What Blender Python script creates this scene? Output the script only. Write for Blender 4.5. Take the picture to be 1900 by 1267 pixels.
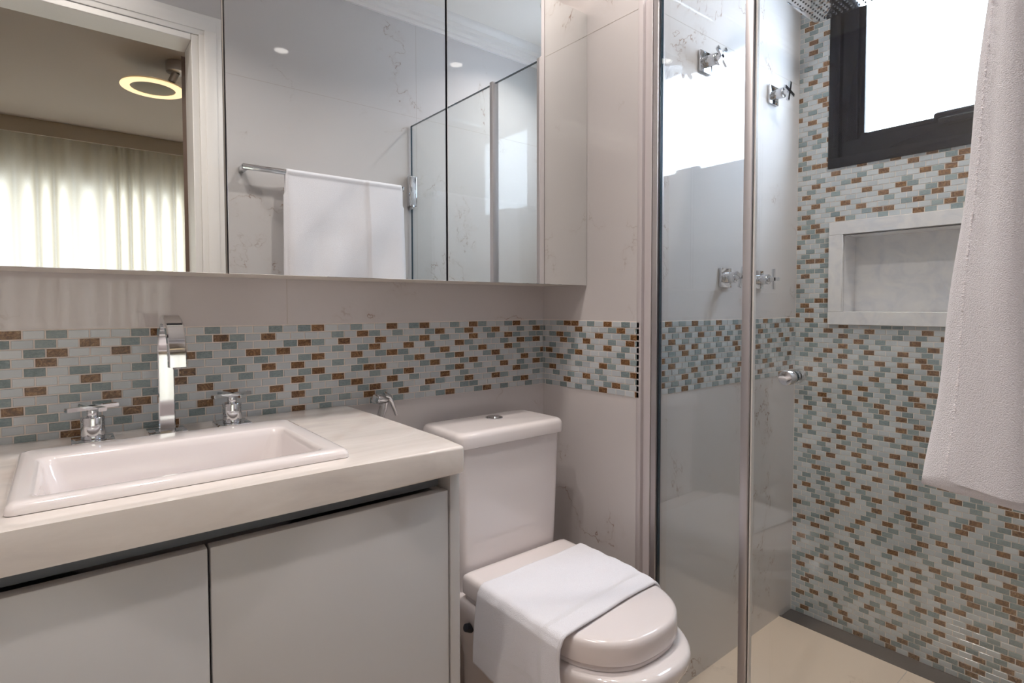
import bpy, bmesh, math, random
from mathutils import Matrix, Vector
random.seed(7)
for o in list(bpy.data.objects): bpy.data.objects.remove(o)
SC = bpy.context.scene
COL = SC.collection
# ------------------------------------------------------------------ camera
cam = bpy.data.cameras.new('camera'); co = bpy.data.objects.new('camera', cam); COL.objects.link(co)
YAW, PITCH, ROLL = .6790, .0350, -.0016
fw = Vector((math.sin(YAW), math.cos(YAW), 0)); rt = Vector((math.cos(YAW), -math.sin(YAW), 0)); up = Vector((0, 0, 1))
f2 = fw*math.cos(PITCH) - up*math.sin(PITCH); u2 = up*math.cos(PITCH) + fw*math.sin(PITCH)
r3 = rt*math.cos(ROLL) + u2*math.sin(ROLL); u3 = u2*math.cos(ROLL) - rt*math.sin(ROLL)
CAM = Vector((-1.19588, -1.32416, 1.11682))
m = Matrix((r3, u3, -f2)).transposed().to_4x4(); m.translation = CAM
co.matrix_world = m
cam.sensor_width = 36; cam.lens = 1039.18/1900*36; cam.shift_y = -27.87/1900; cam.clip_start = .01
SC.camera = co
# ------------------------------------------------------------------ render look
SC.view_settings.view_transform = 'Standard'; SC.view_settings.look = 'None'
SC.view_settings.exposure = -0.1; SC.view_settings.gamma = 1
SC.cycles.use_denoising = True
SC.cycles.max_bounces = 14; SC.cycles.diffuse_bounces = 6; SC.cycles.glossy_bounces = 8
SC.cycles.transparent_max_bounces = 24; SC.cycles.transmission_bounces = 8
SC.cycles.sample_clamp_indirect = 6; SC.cycles.blur_glossy = .5
SC.cycles.caustics_reflective = False; SC.cycles.caustics_refractive = False
# ------------------------------------------------------------------ world: bright overcast daylight
w = bpy.data.worlds.new('sky'); SC.world = w; w.use_nodes = True
bg = w.node_tree.nodes['Background']; bg.inputs[0].default_value = (.72, .83, 1, 1); bg.inputs[1].default_value = 27.0
def area(name, loc, rot, sx, sy, power, color, portal=False, shape='RECTANGLE', spread=math.pi):
    l = bpy.data.lights.new(name, 'AREA'); l.shape = shape; l.size = sx; l.size_y = sy; l.energy = power; l.color = color
    l.spread = spread
    if portal: l.cycles.is_portal = True
    o = bpy.data.objects.new(name, l); COL.objects.link(o); o.location = loc; o.rotation_euler = rot
    return o
H = math.pi/2
area('window_daylight_portal', (1.02, -.815, 1.915), (0, -H, 0), .5, .5, 1, (1, 1, 1), portal=True)
ZT = 1.07623; S = .017; W = .38457; L = .88967; TA = .03208; YD = -1.279; ZC = 2.44; XL = -1.75
WARM = (1, .915, .85)

# ------------------------------------------------------------------ node helpers
def lin(*c):
    r = []
    for v in c:
        v /= 255.0
        r.append(v/12.92 if v <= .04045 else ((v+.055)/1.055)**2.4)
    return tuple(r) + (1,)
class NT:
    def __init__(s, name):
        s.m = bpy.data.materials.new(name); s.m.use_nodes = True; s.t = s.m.node_tree; s.n = s.t.nodes
        s.b = s.n['Principled BSDF']; s.out = s.n['Material Output']; s.tc = None
    def co(s, kind='Object'):
        if s.tc is None: s.tc = s.n.new('ShaderNodeTexCoord')
        return s.tc.outputs[kind]
    def mapping(s, scale, src=None):
        k = s.n.new('ShaderNodeMapping'); k.inputs['Scale'].default_value = scale
        s.t.links.new(src or s.co(), k.inputs['Vector']); return k.outputs[0]
    def noise(s, scale, detail=2, rough=.5, dist=0, src=None, out=0):
        k = s.n.new('ShaderNodeTexNoise'); k.inputs['Scale'].default_value = scale; k.inputs['Detail'].default_value = detail
        k.inputs['Roughness'].default_value = rough; k.inputs['Distortion'].default_value = dist
        s.t.links.new(src or s.co(), k.inputs['Vector']); return k.outputs[out]
    def voronoi(s, scale, src=None, feature='F1'):
        k = s.n.new('ShaderNodeTexVoronoi'); k.feature = feature; k.inputs['Scale'].default_value = scale
        s.t.links.new(src or s.co(), k.inputs['Vector']); return k.outputs['Distance']
    def ramp(s, fac, stops, interp='LINEAR'):
        k = s.n.new('ShaderNodeValToRGB'); k.color_ramp.interpolation = interp; e = k.color_ramp.elements
        while len(e) < len(stops): e.new(.5)
        for i, (p, c) in enumerate(stops):
            e[i].position = p; e[i].color = c if len(c) == 4 else tuple(c) + (1,)
        s.t.links.new(fac, k.inputs[0]); return k.outputs[0]
    def math(s, op, a, b=None, clamp=False):
        k = s.n.new('ShaderNodeMath'); k.operation = op; k.use_clamp = clamp
        for i, v in enumerate((a, b)):
            if v is None: continue
            if isinstance(v, (int, float)): k.inputs[i].default_value = v
            else: s.t.links.new(v, k.inputs[i])
        return k.outputs[0]
    def mix(s, fac, a, b, mode='MIX'):
        k = s.n.new('ShaderNodeMix'); k.data_type = 'RGBA'; k.blend_type = mode
        for i, v in ((0, fac), (6, a), (7, b)):
            if isinstance(v, (int, float)): k.inputs[i].default_value = v
            elif isinstance(v, tuple): k.inputs[i].default_value = v
            else: s.t.links.new(v, k.inputs[i])
        return k.outputs[2]
    def bump(s, h, strength=.3, dist=.001, chain=None):
        k = s.n.new('ShaderNodeBump'); k.inputs['Strength'].default_value = strength; k.inputs['Distance'].default_value = dist
        s.t.links.new(h, k.inputs['Height'])
        if chain: s.t.links.new(chain, k.inputs['Normal'])
        s.t.links.new(k.outputs[0], s.b.inputs['Normal']); return k.outputs[0]
    def set(s, **kw):
        names = dict(color='Base Color', rough='Roughness', metal='Metallic', coat='Coat Weight', coatr='Coat Roughness', spec='Specular IOR Level',
                     sheen='Sheen Weight', ior='IOR', emit='Emission Color', estr='Emission Strength', sss='Subsurface Weight', trans='Transmission Weight')
        for k_, v in kw.items():
            i = s.b.inputs[names[k_]]
            if isinstance(v, (int, float, tuple)): i.default_value = v
            else: s.t.links.new(v, i)
        return s
M = {}
def simple(name, rgb, rough=.4, metal=0, **kw):
    t = NT(name); t.set(color=lin(*rgb), rough=rough, metal=metal, **kw); M[name] = t.m; return t
simple('chrome', (222, 224, 228), .07, 1)
simple('brushed_aluminium', (196, 192, 194), .45, 1)
simple('ceramic', (225, 219, 219), .09, spec=.55, coat=.3, coatr=.04)
simple('toilet_plastic', (226, 219, 219), .16, spec=.5)
simple('lacquer', (186, 185, 186), .38)
simple('thread_white', (250, 248, 252), .9)
simple('lacquer_edge', (184, 180, 172), .4)
simple('shaded_lacquer', (120, 124, 132), .5)  # cabinet lacquer darkened, shade of the finger recess put into the colour
simple('white_melamine', (222, 216, 208), .4)
simple('black_aluminium', (8, 10, 20), .25, 0, spec=.15)
simple('paint_ceiling', (236, 232, 226), .85)
simple('paint_trim', (232, 229, 226), .35)
simple('trim_grey', (196, 189, 190), .4)
simple('door_wood', (112, 92, 80), .45)
simple('rubber', (30, 32, 40), .5)
simple('grout', (230, 221, 214), .85)
simple('tile_joint', (182, 174, 168), .8)
simple('drain_metal', (84, 80, 80), .5, .2)
simple('bed_wall', (206, 196, 182), .9)
simple('bed_ceiling', (196, 186, 180), .92)
simple('valance', (196, 186, 172), .8)
simple('lamp_disc', (150, 138, 118), .6)
def mirror():
    t = NT('mirror'); t.set(color=(.90, .925, .92, 1), rough=0.0, metal=1); M['mirror'] = t.m
mirror()
def glass(name, tint, f0=1.5):
    t = NT(name); n = t.n
    tr = n.new('ShaderNodeBsdfTransparent'); tr.inputs[0].default_value = tint
    gl = n.new('ShaderNodeBsdfGlossy'); gl.inputs['Roughness'].default_value = 0; gl.inputs[0].default_value = (1, 1, 1, 1)
    lw = n.new('ShaderNodeLayerWeight'); lw.inputs[0].default_value = .5
    fz = t.math('ADD', t.math('MULTIPLY', t.math('POWER', lw.outputs['Facing'], 5.0), 1-f0), f0)
    mx = n.new('ShaderNodeMixShader')
    t.t.links.new(fz, mx.inputs[0]); t.t.links.new(tr.outputs[0], mx.inputs[1]); t.t.links.new(gl.outputs[0], mx.inputs[2])
    t.t.links.new(mx.outputs[0], t.out.inputs[0]); n.remove(t.b); M[name] = t.m
glass('clear_glass', (.972, .99, .985, 1), .042)
glass('window_glass', (.99, 1, 1, 1), .03)
t = simple('glass_edge', (38, 60, 72), .1); t.set(spec=.6)
def emis(name, col, st):
    t = NT(name); t.set(color=(0, 0, 0, 1), emit=col, estr=st); M[name] = t.m
emis('lamp_glow', WARM + (1,), 26)
emis('ring_glow', (1, .72, .40, 1), 1.5)
# polished porcelain with sparse brown veins
def tile_mat(name, base, shift, rough=.03, vein=(138, 110, 92), warm=(206, 200, 198)):
    t = NT(name)
    mp = t.n.new('ShaderNodeMapping'); mp.inputs['Location'].default_value = shift; t.t.links.new(t.co(), mp.inputs['Vector']); v = mp.outputs[0]
    n1 = t.noise(1.9, 6, .64, .3, v); d = t.math('ABSOLUTE', t.math('SUBTRACT', n1, .5))
    line = t.math('SUBTRACT', 1.0, t.math('DIVIDE', d, .0048), True)
    n2 = t.noise(3.1, 2, .5, 0, v, 0); mask = t.math('MULTIPLY', t.math('SUBTRACT', n2, .51), 12, True)
    n3 = t.noise(16, 3, .6, 0, v); mk2 = t.math('MULTIPLY', t.math('SUBTRACT', n3, .42), 5, True)
    k = t.math('MULTIPLY', t.math('MULTIPLY', line, mask), t.math('MULTIPLY', mk2, .95))
    cl = t.mix(t.noise(1.7, 3, .5, .5, v), lin(*base), lin(*warm))
    halo = t.math('MULTIPLY', t.math('MULTIPLY', t.math('SUBTRACT', 1.0, t.math('DIVIDE', d, .03), True), mask), .12)
    cl = t.mix(halo, cl, lin(168, 150, 138))
    t.set(color=t.mix(k, cl, lin(*vein)), rough=rough, spec=.5); M[name] = t.m
tile_mat('porcelain_back', (200, 196, 197), (3.1, .4, 7.3))
tile_mat('porcelain_niche', (202, 198, 198), (9.1, 5.4, 2.3))
tile_mat('porcelain_shower', (208, 208, 210), (1.7, 2.2, 5.6))
tile_mat('porcelain_front', (200, 200, 201), (6.6, 3.9, .8))
tile_mat('porcelain_floor', (228, 210, 192), (4.2, 8.8, 1.1), .14, (158, 138, 116), (222, 204, 186))
# marble worktop / niche
def marble(name, a, b, c, sc, rough):
    t = NT(name); v = t.mapping((1, 3.2, 3.2))
    n1 = t.noise(sc, 6, .6, 1.4, v); n2 = t.noise(sc*4, 5, .7, .6, v)
    cc = t.ramp(n1, [(.3, lin(*a)), (.52, lin(*b)), (.72, lin(*c))])
    cc = t.mix(t.math('MULTIPLY', t.math('SUBTRACT', n2, .5), .5, True), cc, lin(192, 178, 166))
    t.set(color=cc, rough=rough, spec=.5, coat=.2, coatr=.03); M[name] = t.m
marble('marble_worktop', (206, 199, 196), (220, 213, 208), (230, 224, 220), 3.0, .07)
marble('marble_niche', (206, 208, 214), (222, 221, 222), (230, 228, 226), 4.0, .22)
# mosaic glass
def glass_tile(name, a, b, rough, bumpy=0, tex=None):
    t = NT(name)
    at = t.n.new('ShaderNodeAttribute'); at.attribute_name = 'rnd'
    c = t.mix(at.outputs['Fac'], lin(*a), lin(*b))
    if tex == 'brown':
        n1 = t.noise(75, 5, .7, 2.6)
        c2 = t.ramp(n1, [(.30, lin(36, 22, 14)), (.45, lin(92, 62, 38)), (.57, lin(136, 102, 68)), (.72, lin(180, 152, 118))])
        c = t.mix(.85, c, c2)
    elif tex == 'aqua':
        n1 = t.noise(210, 3, .6, .5, t.mapping((1, 1, 2)))
        c = t.mix(t.math('MULTIPLY', t.math('SUBTRACT', n1, .3), 1.1, True), c, lin(172, 186, 186))
    if bumpy: t.bump(t.noise(240, 3, .6, 1.0, t.mapping((1, 1, 2.5))), bumpy, .0012)
    t.set(color=c, rough=rough, spec=.55); M[name] = t.m
glass_tile('mosaic_frost', (178, 185, 190), (198, 203, 206), .16)
glass_tile('mosaic_aqua', (104, 120, 124), (134, 148, 150), .14, .5, 'aqua')
glass_tile('mosaic_brown', (110, 70, 38), (168, 122, 74), .16, .25, 'brown')
# towels
def terry(name, rgb, sc=420):
    t = NT(name)
    v1 = t.voronoi(sc); n = t.noise(sc*.8, 3, .7)
    h = t.math('ADD', t.math('MULTIPLY', v1, -1.0), n)
    t.bump(h, .75, .0008)
    c = t.mix(t.math('MULTIPLY', v1, .5, True), lin(*rgb), lin(*[x*.93 for x in rgb]))
    t.set(color=c, rough=.95, sheen=.25, spec=.1); M[name] = t.m
terry('terry_white', (241, 241, 248), 900)
terry('terry_band', (240, 240, 246), 1600)
# curtain
t = NT('curtain_cloth'); dn = t.n.new('ShaderNodeBsdfDiffuse'); tn = t.n.new('ShaderNodeBsdfTranslucent'); mx = t.n.new('ShaderNodeMixShader')
wv = t.noise(900, 2, .5, 0, t.mapping((1, 1, .15)))
cc = t.mix(wv, lin(168, 156, 128), lin(186, 176, 150)); t.t.links.new(cc, dn.inputs[0]); tn.inputs[0].default_value = lin(214, 203, 184); mx.inputs[0].default_value = .15
t.t.links.new(dn.outputs[0], mx.inputs[1]); t.t.links.new(tn.outputs[0], mx.inputs[2]); t.t.links.new(mx.outputs[0], t.out.inputs[0]); t.n.remove(t.b); M['curtain_cloth'] = t.m
t = NT('oak_floor'); n1 = t.noise(14, 4, .6, .4, t.mapping((1, 9, 1))); t.set(color=t.ramp(n1, [(.3, lin(120, 92, 66)), (.7, lin(156, 124, 92))]), rough=.4); M['oak_floor'] = t.m

# ------------------------------------------------------------------ mesh helpers
def add_box(bm, x0, x1, y0, y1, z0, z1, bev=0, seg=2, mi=0):
    x0, x1 = min(x0, x1), max(x0, x1); y0, y1 = min(y0, y1), max(y0, y1); z0, z1 = min(z0, z1), max(z0, z1)
    r = bmesh.ops.create_cube(bm, size=1)
    vs = r['verts']
    for v in vs: v.co = Vector(((x0+x1)/2 + v.co.x*(x1-x0), (y0+y1)/2 + v.co.y*(y1-y0), (z0+z1)/2 + v.co.z*(z1-z0)))
    fs = list({f for v in vs for f in v.link_faces})
    for f in fs: f.material_index = mi
    if bev > 0:
        es = list({e for v in vs for e in v.link_edges})
        r2 = bmesh.ops.bevel(bm, geom=es, offset=bev, segments=seg, affect='EDGES', profile=.5)
        for f in r2['faces']: f.material_index = mi
    return vs
def frame_of(d):
    d = Vector(d).normalized(); a = Vector((0, 0, 1)) if abs(d.z) < .9 else Vector((1, 0, 0))
    u = d.cross(a).normalized(); return u, d.cross(u).normalized(), d
def add_cyl(bm, p0, p1, r0, r1=None, n=32, bev=0):
    r1 = r0 if r1 is None else r1
    p0, p1 = Vector(p0), Vector(p1); u, v, d = frame_of(p1-p0)
    prof = [(0, r0), ((p1-p0).length, r1)]
    if bev: 
        Lh = (p1-p0).length; prof = [(0, r0-bev), (bev*.3, r0-bev*.3), (bev, r0), (Lh-bev, r1), (Lh-bev*.3, r1-bev*.3), (Lh, r1-bev)]
    return add_lathe(bm, p0, d, prof, n)
def add_lathe(bm, p0, d, prof, n=32, cap=True):
    u, v, d = frame_of(d); rings = []
    for h, r in prof:
        rings.append([bm.verts.new(Vector(p0) + d*h + (u*math.cos(a) + v*math.sin(a))*r) for a in [2*math.pi*i/n for i in range(n)]])
    return skin(bm, rings, cap)
def skin(bm, rings, cap=True, close=True):
    n = len(rings[0])
    for a, b in zip(rings, rings[1:]):
        for i in range(n if close else n-1):
            j = (i+1) % n
            bm.faces.new((a[i], a[j], b[j], b[i]))
    if cap:
        bm.faces.new(list(reversed(rings[0]))); bm.faces.new(rings[-1])
    return [v for r in rings for v in r]
def add_tube(bm, pts, r, n=16, cap=True):
    pts = [Vector(p) for p in pts]; rings = []; rr = r if isinstance(r, (list, tuple)) else [r]*len(pts)
    prev = None
    for i, p in enumerate(pts):
        d = (pts[min(i+1, len(pts)-1)] - pts[max(i-1, 0)]).normalized()
        if prev is None: u, v, _ = frame_of(d)
        else:
            u = (prev - d*prev.dot(d)).normalized(); v = d.cross(u)
        prev = u
        rings.append([bm.verts.new(p + (u*math.cos(a) + v*math.sin(a))*rr[i]) for a in [2*math.pi*k/n for k in range(n)]])
    return skin(bm, rings, cap)
def add_prism(bm, outline, z0, z1, bev=0, seg=3, axis='z'):
    # outline: list of (a, b) ; extruded along axis
    def P(a, b, c): return {'z': (a, b, c), 'y': (a, c, b), 'x': (c, a, b)}[axis]
    lo = [bm.verts.new(P(a, b, z0)) for a, b in outline]; hi = [bm.verts.new(P(a, b, z1)) for a, b in outline]
    fs = [bm.faces.new(lo), bm.faces.new(hi)]
    n = len(lo)
    for i in range(n): fs.append(bm.faces.new((lo[i], lo[(i+1) % n], hi[(i+1) % n], hi[i])))
    if bev:
        es = [e for f in fs[:2] for e in f.edges]
        bmesh.ops.bevel(bm, geom=es, offset=bev, segments=seg, affect='EDGES', profile=.5)
def spin(bm, verts, center, axis, ang):
    bmesh.ops.rotate(bm, verts=verts, cent=Vector(center), matrix=Matrix.Rotation(ang, 3, axis))
def obj(name, bm, mats, parent=None, smooth=35, origin=None):
    bmesh.ops.recalc_face_normals(bm, faces=bm.faces)
    me = bpy.data.meshes.new(name); 
    if origin is None and parent is not None: origin = parent.matrix_world.translation if parent.type == 'EMPTY' and parent.parent is None else None
    if origin is not None: bmesh.ops.translate(bm, verts=bm.verts, vec=-Vector(origin))
    bm.to_mesh(me); bm.free()
    for mt in (mats if isinstance(mats, (list, tuple)) else [mats]): me.materials.append(M[mt])
    if smooth:
        for p in me.polygons: p.use_smooth = True
        me.set_sharp_from_angle(angle=math.radians(smooth))
    o = bpy.data.objects.new(name, me); COL.objects.link(o)
    if parent is not None: o.parent = parent
    elif origin is not None: o.location = origin
    return o
def thing(name, label, cat, loc=(0, 0, 0), group=None):
    o = bpy.data.objects.new(name, None); COL.objects.link(o); o.location = loc; o.empty_display_size = .05
    o['label'] = label; o['category'] = cat
    if group: o['group'] = group
    o.matrix_world = Matrix.Translation(loc)
    return o
def tag(o, label, cat, group=None, kind=None):
    o['label'] = label; o['category'] = cat
    if group: o['group'] = group
    if kind: o['kind'] = kind
    return o
def struct(name, bm, mats, parent=None, smooth=0):
    o = obj(name, bm, mats, parent, smooth)
    if parent is None: o['kind'] = 'structure'
    return o
def BM(): return bmesh.new()
def dup(root, loc, label, rotz=None):
    r = root.copy(); COL.objects.link(r); r.location = loc; r['label'] = label
    def rec(a, b):
        for ch in list(a.children):
            c = ch.copy(); COL.objects.link(c); c.parent = b; c.matrix_parent_inverse = ch.matrix_parent_inverse.copy(); rec(ch, c)
    kids = [c for c in root.children]
    for ch in kids:
        c = ch.copy(); COL.objects.link(c); c.parent = r
        for g in list(ch.children):
            d = g.copy(); COL.objects.link(d); d.parent = c
    if rotz is not None: r.rotation_euler.z = rotz
    return r

# ================================================================== THE ROOM
def cuts(x0, x1, z0, z1, holes):
    """rectangles of [x0,x1]x[z0,z1] minus the holes"""
    xs = sorted({x0, x1, *[h[0] for h in holes], *[h[1] for h in holes]}); zs = sorted({z0, z1, *[h[2] for h in holes], *[h[3] for h in holes]})
    out = []
    for a, b in zip(xs, xs[1:]):
        for c, d in zip(zs, zs[1:]):
            mx_, mz_ = (a+b)/2, (c+d)/2
            if not any(h[0] < mx_ < h[1] and h[2] < mz_ < h[3] for h in holes): out.append((a, b, c, d))
    return out
# walls.  Joint strips (0.25 mm proud) are slot 1
JT = .0007
ZJ = (1.905, ZT-.012*17-.0005-.81)
bm = BM(); add_box(bm, XL-.12, .12, 0, .12, -.1, ZC)
for z in (1.905,): add_box(bm, XL, 0, -.0003, .01, z-JT, z+JT, mi=1)
for x in (-.79, -1.59): add_box(bm, x-JT, x+JT, -.0003, .01, 0, ZC, mi=1)
wall_back = struct('wall_back', bm, ['porcelain_back', 'tile_joint'])
bm = BM(); add_box(bm, 0, .12, -W, 0, -.1, ZC)
add_box(bm, -.0003, .01, -W, 0, 1.895-JT, 1.895+JT, mi=1)
wall_niche = struct('wall_niche', bm, ['porcelain_niche', 'tile_joint'])
bm = BM(); add_box(bm, .12, L+.15, -W, -W+.12, -.1, ZC)
add_box(bm, 0.05, L, -W-.0003, -W+.01, 1.908-JT, 1.908+JT, mi=1)
add_box(bm, .60-JT, .60+JT, -W-.0003, -W+.01, 0, 1.908, mi=1)
wall_shower = struct('wall_shower', bm, ['porcelain_shower', 'tile_joint'])
# window wall with openings: window and soap niche
WH = (-1.13, -.50, 1.60, 2.23); NH = (-1.12, -.544, 1.097, 1.358)
bm = BM()
for a, b, c, d in cuts(YD-.12, -W, -.1, ZC, [WH, NH]): add_box(bm, L, L+.062, a, b, c, d)
wall_window = struct('wall_window', bm, 'grout')
# entrance wall (behind the towel rail, the door opening is left of it)
DX0, DX1, DZ = -1.62, -.80, 2.06
bm = BM()
for a, b, c, d in cuts(XL-.12, L+.15, -.1, ZC, [(DX0, DX1, -.1, DZ)]): add_box(bm, a, b, YD-.12, YD, c, d)
add_box(bm, DX1, L, YD-.01, YD+.0003, 1.955-JT, 1.955+JT, mi=1)
add_box(bm, .055-JT, .055+JT, YD-.01, YD+.0003, 0, ZC, mi=1)
wall_entrance = struct('wall_entrance', bm, ['porcelain_front', 'tile_joint'])
bm = BM(); add_box(bm, XL-.12, XL, YD, 0, -.1, ZC); struct('wall_left', bm, 'porcelain_back')
bm = BM(); add_box(bm, XL-.12, .80, YD-.12, .12, -.1, 0)
for y in (-.778,): add_box(bm, .03, .80, y-.0009, y+.0009, -.01, .0003, mi=1)
add_box(bm, XL, .03, -.35-.0009, -.35+.0009, -.01, .0003, mi=1)
add_box(bm, -.42-.0009, -.42+.0009, YD, 0, -.01, .0003, mi=1)
struct('floor', bm, ['porcelain_floor', 'tile_joint'])
bm = BM(); add_box(bm, XL-.12, L+.15, YD-.12, .12, ZC, ZC+.1); struct('ceiling', bm, 'paint_ceiling')
# stepped cornice on the entrance wall and the other walls
def cornice(name, p0, p1, nrm):
    bm = BM(); prof = [(0, -.085), (.012, -.085), (.014, -.072), (.022, -.068), (.024, -.052), (.036, -.044), (.040, -.028), (.054, -.018), (.060, -.008), (.062, 0), (0, 0)]
    rings = []
    for p in (p0, p1): rings.append([bm.verts.new((p[0]+nrm[0]*a, p[1]+nrm[1]*a, ZC+b)) for a, b in prof])
    skin(bm, rings, True); struct(name, bm, 'paint_trim', smooth=30)
cornice('trim_1', (XL, YD), (L, YD), (0, 1)); cornice('trim_2', (XL, 0), (0, 0), (0, -1)); cornice('trim_3', (0, 0), (0, -W), (-1, 0))
cornice('trim_4', (.0, -W), (L, -W), (0, -1)); cornice('trim_5', (L, -W), (L, YD), (-1, 0))
# pale corner strip where the niche wall ends
bm = BM(); add_box(bm, -.002, .012, -W-.003, -W+.012, 0, ZC, .001); struct('trim_6', bm, 'trim_grey', smooth=40)
# linear drain along the window wall
bm = BM(); add_box(bm, .80, L, YD, -W, -.1, -.004); add_box(bm, .80, .806, YD, -W, -.01, .0015, .0006); 
d = obj('linear_drain', bm, 'drain_metal', None, 40); tag(d, 'dark grey channel drain in shower floor along the mosaic wall', 'drain')

# ------------------------------------------------------------------ mosaics (every tile its own bevelled slab of glass in one sheet)
MOS = dict(A=[3121112311211121231121131231121321123121,
 2121312111232131111213212112312312311213,
 1231131121121112321311311231211312132122,
 2131111213211323111212311312113211121323,
 1212212111121211231131232112311231132111,
 2111311123112131311212111231123112311212,
 1312212131212121231123311123112311211312,
 2112131211311111312311212311123121131213,
 3211213121131131211231131211312112113211,
 2121113121311221312112312113212311321112,
 1123121212131121121213213121112211112311,
 1213111231111121312111212111231123121121],
 B=[1123312131213,
 2111131112312,
 1232121311232,
 2113213112132,
 1211212131211,
 2311231111212,
 1232112121322,
 2112121132111,
 2311111211231,
 1121213121112,
 1113112123213,
 1212121231113],
 A2=[131213121311211121321123111,
 112131212121131112112311211,
 312121311312121313211211311,
 113121211213121112121131121,
 121313121211311121132123111,
 112131212121131113121112111,
 312112133112111312112311111,
 113112122112112112121121311,
 311213121311231121321112111,
 121131212121131111123113211,
 312121311213111113111211311,
 112131211212121112121131111],
 C0=-60,
 C=[244444444444444444444,
 434444444444444444444,
 424444444444444444444,
 424344444444444444444,
 434444444444444444444,
 242444444444444444444,
 434444444444444444444,
 242444444444444444444,
 444444444444444444444,
 424444444444444444444,
 443444444444444444444,
 242444444444444444444,
 434444444444444444444,
 424344444444444444444,
 444444444444444444444,
 342444444444444444444,
 244444444444444444444,
 244344444444444444444,
 424444444444444444444,
 344444444444444444444,
 434444444444444444444,
 444344444444444444444,
 424444444444444444444,
 243444444444444444444,
 244444444444444444444,
 442444444444444444444,
 244444444444444444444,
 434444444444444444444,
 244444444444444444444,
 323444444444444444444,
 444444344344444444444,
 424434442443442344444,
 442444243444443444444,
 243442344444323444444,
 424344444424434444444,
 434424434432444444444,
 442444443434244444444,
 343443444244234444444,
 424244344424444444444,
 234424423344423444444,
 424432442443242444444,
 323444444444444444444,
 423244444444444444444,
 432444444444444444444,
 242444444444444444444,
 344244444444444444444,
 424344444444444444444,
 424244444444444444444,
 233244444444444444444,
 344244444444444444444,
 244444444444444444444,
 434244444444444444444,
 424344444444444444444,
 344244444444444444444,
 244444444444444444444,
 244244444444444444444,
 423444444444444444444,
 434244444444444444444,
 244444444444444444444,
 344244444444444444444,
 434444444444444444444,
 242443444444444444444,
 424342434424344444444,
 424243424424244444444,
 434424342443444444444,
 242443424244244444444,
 424342434434244444444,
 424243424424344444444,
 443424243434444444444,
 244243424242444444444,
 434244342434244444444,
 424342443424344444444,
 424344242434244444444,
 443442434242434444444,
 424243424243444444444,
 424342434242444444444,
 424342423434244444444,
 342424242342424444444,
 434424342432444444444,
 242443424244344444444,
 424342434432444444444,
 424243424442344444444,
 434424342344244444444,
 242443424423444444444,
 244342434442344444444,
 244243424434444444444,
 434244342423444444444,
 242434424344244444444,
 423442434434244444444,
 422443424422423444444,
 443242443443242424324,
 244224344424424324444,
 424342434432424424244,
 424243424424432442434,
 434242423442444234234,
 342424342443424244444,
 442423443423244342444,
 444324442424344242243,
 324434424342424444344,
 244424434424243424442,
 442344243244342442244,
 432442344244244324344,
 243244242423242444424,
 344424434434424423434,
 442342444244432442244,
 432443244442342434444,
 244244342434243244344,
 344242423424342434444,
 442344242324424432234,
 423443244424343424444,
 244244342432442344234,
 434424423344243442444,
 424432442244324432424,
 423244234434243444244,
 234444242432244432444,
 442424243244443444434,
 443434424424424324244,
 432442444234234443234,
 244243424442243442434,
 442424342443242233444,
 434432444324434244444,
 424444232434342444444])
# one whole number per row of tiles, one digit per tile: 1 frosted, 2 aqua, 3 brown, 4 unknown
for q in ('A', 'B', 'A2', 'C'): MOS[q] = [''.join(' LDO.'[int(d_)] for d_ in str(r)) for r in MOS[q]]
def sheet(name, parent, rects, place):
    """rects: (a0,a1,z0,z1,kind) on a wall plane; place(a,z,h) -> point h above the wall"""
    me = bpy.data.meshes.new(name); V = []; F = []; MI = []; RN = []
    for a0, a1, z0, z1, k in rects:
        if a1-a0 < .002 or z1-z0 < .002: continue
        r = random.random(); i = .0005; b = len(V)
        for h, q in ((0, 0), (.0009, 0), (.0014, i)):
            for a, z in ((a0+q, z0+q), (a1-q, z0+q), (a1-q, z1-q), (a0+q, z1-q)): V.append(place(a, z, h))
        for l in (0, 4):
            for j in range(4): F.append((b+l+j, b+l+(j+1) % 4, b+l+4+(j+1) % 4, b+l+4+j))
        F.append((b+8, b+9, b+10, b+11)); MI += ['LDO'.index(k)]*9; RN += [r]*9
    me.from_pydata(V, [], F); 
    for mt in ('mosaic_frost', 'mosaic_aqua', 'mosaic_brown'): me.materials.append(M[mt])
    me.polygons.foreach_set('material_index', MI)
    at = me.attributes.new('rnd', 'FLOAT', 'FACE'); at.data.foreach_set('value', RN)
    bm = bmesh.new(); bm.from_mesh(me); bmesh.ops.recalc_face_normals(bm, faces=bm.faces); bm.to_mesh(me); bm.free()
    o = bpy.data.objects.new(name, me); COL.objects.link(o); o.parent = parent; return o
g = .0012
def kind(rows, r, c, known):
    if r < len(rows) and 0 <= c < len(rows[r]) and known: return rows[r][c]
    return random.choices('LDO', (56, 25, 19))[0]
# back wall band
rects = []
for r in range(12):
    z1 = ZT-r*S; z0 = z1-S
    for c in range(-16, 41):
        n = c-1-(.5 if r % 2 else 0); x0 = -1.24948+n*TA; x1 = x0+TA
        if x1 < XL: continue
        x0 = max(x0, XL); x1 = min(x1, -.0012)
        if x0 >= x1: continue
        rects.append((x0+g, x1-g, z0+g, z1-g, kind(MOS['A'], r, c, c >= 0)))
bm = BM(); add_box(bm, XL, 0, -.0006, .001, ZT-12*S, ZT+.001); gr = obj('grout_band', bm, 'grout', wall_back, 0)
sheet('mosaic_band', wall_back, rects, lambda a, z, h: (a, -.0006-h, z))
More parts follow.
